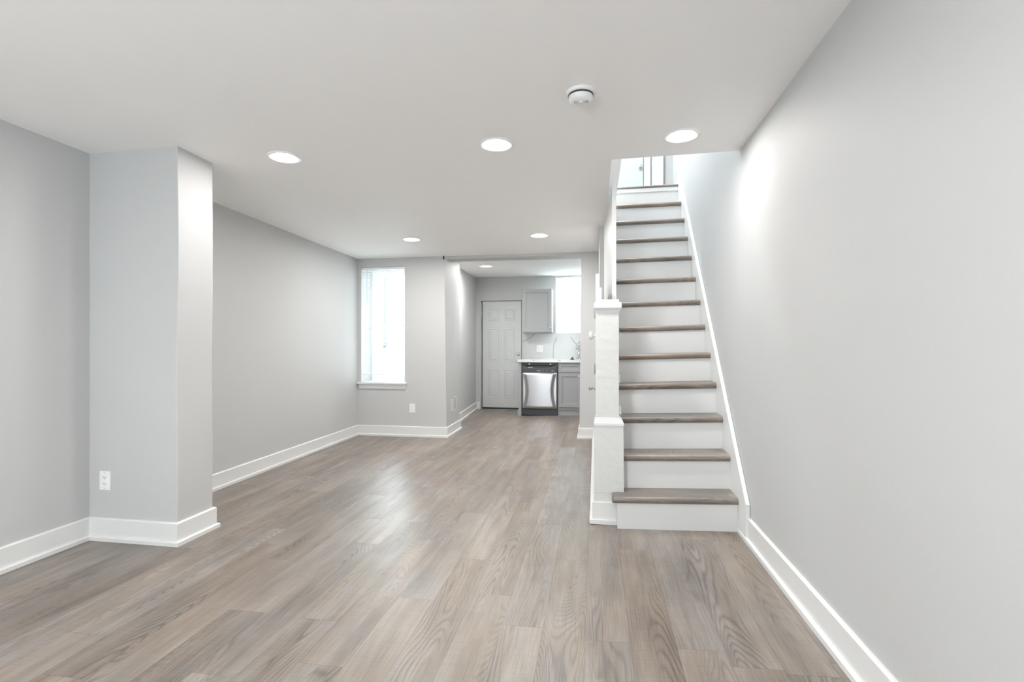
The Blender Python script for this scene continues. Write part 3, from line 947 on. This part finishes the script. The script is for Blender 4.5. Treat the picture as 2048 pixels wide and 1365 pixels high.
vein([(-1.335, 1.285), (-1.26, 1.325), (-1.20, 1.36), (-1.155, 1.385), (-1.145, 1.405), (-1.115, 1.43), (-1.11, 1.452)], 0.008)
vein([(-0.705, 1.374), (-0.715, 1.33), (-0.735, 1.27), (-0.755, 1.22), (-0.76, 1.15), (-0.765, 1.05), (-0.765, 0.97)], 0.007)
vein([(-0.445, 1.374), (-0.42, 1.33), (-0.385, 1.28), (-0.36, 1.26), (-0.30, 1.19), (-0.26, 1.10)], 0.007)
vein([(0.25, 1.374), (0.33, 1.24), (0.36, 1.05), (0.44, 0.98)], 0.007)
tag(mb.build('backsplash', [M['splash'], M['vein']], pivot=(-0.3, 9.19, 0.97)), 'white marble-look backsplash with grey veins above the countertop', 'backsplash')

# dishwasher
dx0, dx1 = -1.226, -0.628
dw = thing('dishwasher', ((dx0 + dx1) / 2, 8.7, kf), 'stainless steel dishwasher with a dark control panel', 'dishwasher')
bx(dx0 - 0.008, dx1 + 0.006, CY + 0.03, YK - 0.05, kf + 0.01, 0.924).build('tub', M['black'], dw)
mb = MB()
zc0, zc1 = 0.752, 0.876
bxs = 24
# control panel with a smile-shaped pocket handle scooped into it
def pocket(u, z):
    w = (z - (zc1 - 0.040 + 0.034 * (2 * u - 1) ** 2)) / 0.006
    inside = 1 / (1 + math.exp(-max(-30, min(30, w))))
    edge = 1 / (1 + math.exp(-max(-30, min(30, (0.84 - abs(2 * u - 1)) / 0.03))))
    top = 1 / (1 + math.exp(-max(-30, min(30, ((zc1 - 0.006) - z) / 0.0015))))
    return 0.024 * inside * edge * top


nx, nzp = 48, 30
G = [[mb.bm.verts.new((dx0 + (dx1 - dx0) * i / nx, CY - 0.012 + pocket(i / nx, zc0 + (zc1 - zc0) * j / nzp), zc0 + (zc1 - zc0) * j / nzp)) for j in range(nzp + 1)] for i in range(nx + 1)]
for i in range(nx):
    for j in range(nzp): mb.face([G[i][j], G[i + 1][j], G[i + 1][j + 1], G[i][j + 1]])
bk = [mb.bm.verts.new(q) for q in ((dx0, CY + 0.03, zc0), (dx1, CY + 0.03, zc0), (dx1, CY + 0.03, zc1), (dx0, CY + 0.03, zc1))]
mb.face([G[0][j] for j in range(nzp + 1)] + [bk[3], bk[0]])
mb.face([G[nx][j] for j in range(nzp + 1)] + [bk[2], bk[1]])
mb.face([G[i][0] for i in range(nx + 1)] + [bk[1], bk[0]])
mb.face([G[i][nzp] for i in range(nx + 1)] + [bk[2], bk[3]])
cp = mb.build('control_panel', M['charcoal'], dw, smooth=True)
cp['label'] = 'dark grey control panel with a scooped handle'
mb = MB()
yy = CY - 0.0128
for xa, xb, za, zb_ in ((-0.975, -0.915, 0.784, 0.790), (-0.880, -0.868, 0.784, 0.789), (-0.812, -0.800, 0.784, 0.789), (-0.738, -0.728, 0.783, 0.790), (-0.712, -0.698, 0.782, 0.791),
                        (-0.95, -0.92, 0.764, 0.766), (-0.70, -0.665, 0.764, 0.766)):
    sub(MB().box(xa, xb, yy, yy + 0.002, za, zb_), 'control_marking', M['print'], cp, dw)
mb = MB().box(-1.12, -1.045, CY - 0.0128, CY - 0.010, 0.838, 0.848)
sub(mb, 'badge', M['print'], cp, dw)
# bowed steel door: centre field bulges between two arcs
mb = MB()
zd0, zd1 = kf + 0.125, 0.750
nx, nzp = 60, 40


def bulge(u, v):
    a = 0.055 + 0.085 * math.sin(math.pi * v)      # arc position from each side
    d = min(u, 1 - u)
    e = cl((d - a + 0.05) / 0.10)
    e = e * e * (3 - 2 * e)
    edge = cl(min(u, 1 - u, v * 1.15, (1 - v) * 1.15) / 0.012)
    return 0.006 * edge + 0.016 * e * cl(min(v, 1 - v) / 0.05) + 0.010 * math.sin(math.pi * u) * e


G = [[mb.bm.verts.new((dx0 + 0.004 + (dx1 - dx0 - 0.008) * i / nx, CY - 0.004 - bulge(i / nx, j / nzp), zd0 + (zd1 - zd0) * j / nzp)) for j in range(nzp + 1)] for i in range(nx + 1)]
for i in range(nx):
    for j in range(nzp): mb.face([G[i][j], G[i + 1][j], G[i + 1][j + 1], G[i][j + 1]])
bk = [mb.bm.verts.new(q) for q in ((dx0 + 0.004, CY + 0.03, zd0), (dx1 - 0.004, CY + 0.03, zd0), (dx1 - 0.004, CY + 0.03, zd1), (dx0 + 0.004, CY + 0.03, zd1))]
mb.face([G[0][j] for j in range(nzp + 1)] + [bk[3], bk[0]])
mb.face([G[nx][j] for j in range(nzp + 1)] + [bk[2], bk[1]])
mb.face([G[i][0] for i in range(nx + 1)] + [bk[1], bk[0]])
mb.face([G[i][nzp] for i in range(nx + 1)] + [bk[2], bk[3]])
p = mb.build('door_panel', M['steel'], dw, smooth=True)
p['label'] = 'bowed stainless door'
bx(dx0 + 0.002, dx1 + 0.004, CY + 0.012, CY + 0.04, kf + 0.005, kf + 0.105).build('toe_plate', M['charcoal'], dw, bevel=0.003)
for xx in (-1.105, -0.745):
    p = MB().box(xx - 0.012, xx + 0.012, CY - 0.002, CY + 0.03, 0.888, 0.906).build('mounting_tab', M['plastic'], dw, bevel=0.003)
    p['label'] = 'white mounting tab under the counter'

# faucet and sink strainer on the counter
fx, fy = -0.285, 9.04
fa = thing('faucet', (fx, fy, 0.970), 'chrome pull-down faucet half hidden behind the wall end', 'faucet')
MB().lathe([(0.028, 0), (0.028, 0.01), (0.022, 0.02), (0.020, 0.11), (0.017, 0.12)], (fx, fy, 0.970), n=24).build('base', M['chrome'], fa, smooth=True)
pts = [(fx, fy, 1.08 + 0.02 * k) for k in range(7)]
for k in range(1, 15):
    a = math.pi * k / 14
    pts.append((fx - 0.030 * (1 - math.cos(a)) / 2 * 1.0, fy - 0.085 * (1 - math.cos(a)), 1.20 + 0.095 * math.sin(a)))
MB().tube(pts, 0.0125, 14).build('neck', M['chrome'], fa, smooth=True)
e = pts[-1]
MB().lathe([(0.014, 0.01), (0.018, -0.01), (0.021, -0.06), (0.023, -0.085), (0.020, -0.09)], e, n=20).build('spray_head', M['chrome'], fa, smooth=True)
MB().lathe([(0.017, -0.092), (0.017, -0.088)], e, n=20).build('nozzle', M['black'], fa)
MB().tube([(fx + 0.02, fy, 1.04), (fx + 0.055, fy, 1.05), (fx + 0.095, fy - 0.01, 1.085)], [0.011, 0.009, 0.006], 12).build('handle', M['chrome'], fa, smooth=True)
stx, sty = -0.385, 8.62
st = thing('sink_strainer', (stx, sty, 0.970), 'small black sink stopper standing on the countertop', 'sink stopper')
MB().lathe([(0.036, 0), (0.036, 0.006), (0.028, 0.014), (0.016, 0.018)], (stx, sty, 0.970), n=24).build('flange', M['black'], st, smooth=True)
MB().lathe([(0.012, 0.016), (0.012, 0.030), (0.016, 0.034), (0.014, 0.040), (0.0, 0.042)], (stx, sty, 0.970), n=20).build('grip', M['charcoal'], st, smooth=True)

# ------------------------------------------------------------------ door at the top of the stairs
d3 = bx(0.05, 0.690, 7.41, 7.448, 2.945, 4.95).build('door_3', M['hall_door'], bevel=0.002)
struct(d3, 'pale door at the top of the stairs', 'door')
k = MB().lathe([(0.030, 0), (0.030, 0.006), (0.012, 0.010), (0.012, 0.034), (0.024, 0.042), (0.028, 0.055), (0.020, 0.068), (0.0, 0.070)], (0.645, 7.41, 3.813), (0, -1, 0), 20).build('door_knob', M['chrome'], d3, smooth=True)
k['label'] = 'chrome door knob'
mb = MB().box(0.700, 0.790, 7.39, 7.452, 2.93, 5.0).box(0.812, 0.838, 7.36, 7.452, 2.93, 5.0).box(0.838, 0.905, 7.375, 7.452, 2.93, 5.0).box(0.905, 0.965, 7.345, 7.452, 2.93, 5.0)
mb.box(-0.05, 0.04, 7.39, 7.452, 2.93, 5.0).box(-0.05, 0.965, 7.39, 7.452, 4.96, 5.06)
struct(mb.build('trim_5', M['trim'], bevel=0.003), 'white casing around the door at the top of the stairs', 'door casing')

# ------------------------------------------------------------------ outside the tall window
struct(bx(-12, 8, 9.6, 22, -0.6, -0.3).build('ground', M['ground']), 'pale yard behind the house', 'ground')
gw = MB().box(-10, 2, 12.0, 12.25, -0.4, 1.14)
tag(gw.build('garden_wall', M['render_wall'], pivot=(-4, 12.1, -0.4)), 'pale rough yard wall seen through the tall window', 'garden wall')
up_ = thing('utility_pole', (-5.60, 12.6, -0.4), 'grey post outside the tall window', 'post')
MB().tube([(-5.60, 12.6, -0.4), (-5.60, 12.6, 1.6), (-5.60, 12.6, 5.2)], 0.055, 16).build('shaft', M['pole'], up_, smooth=True)
bx(-5.62, -5.475, 12.50, 12.72, 1.25, 1.68).build('junction_box', M['pole'], up_)
bx(-5.72, -5.44, 12.48, 12.74, 1.20, 1.25).build('box_ledge', M['pole'], up_)
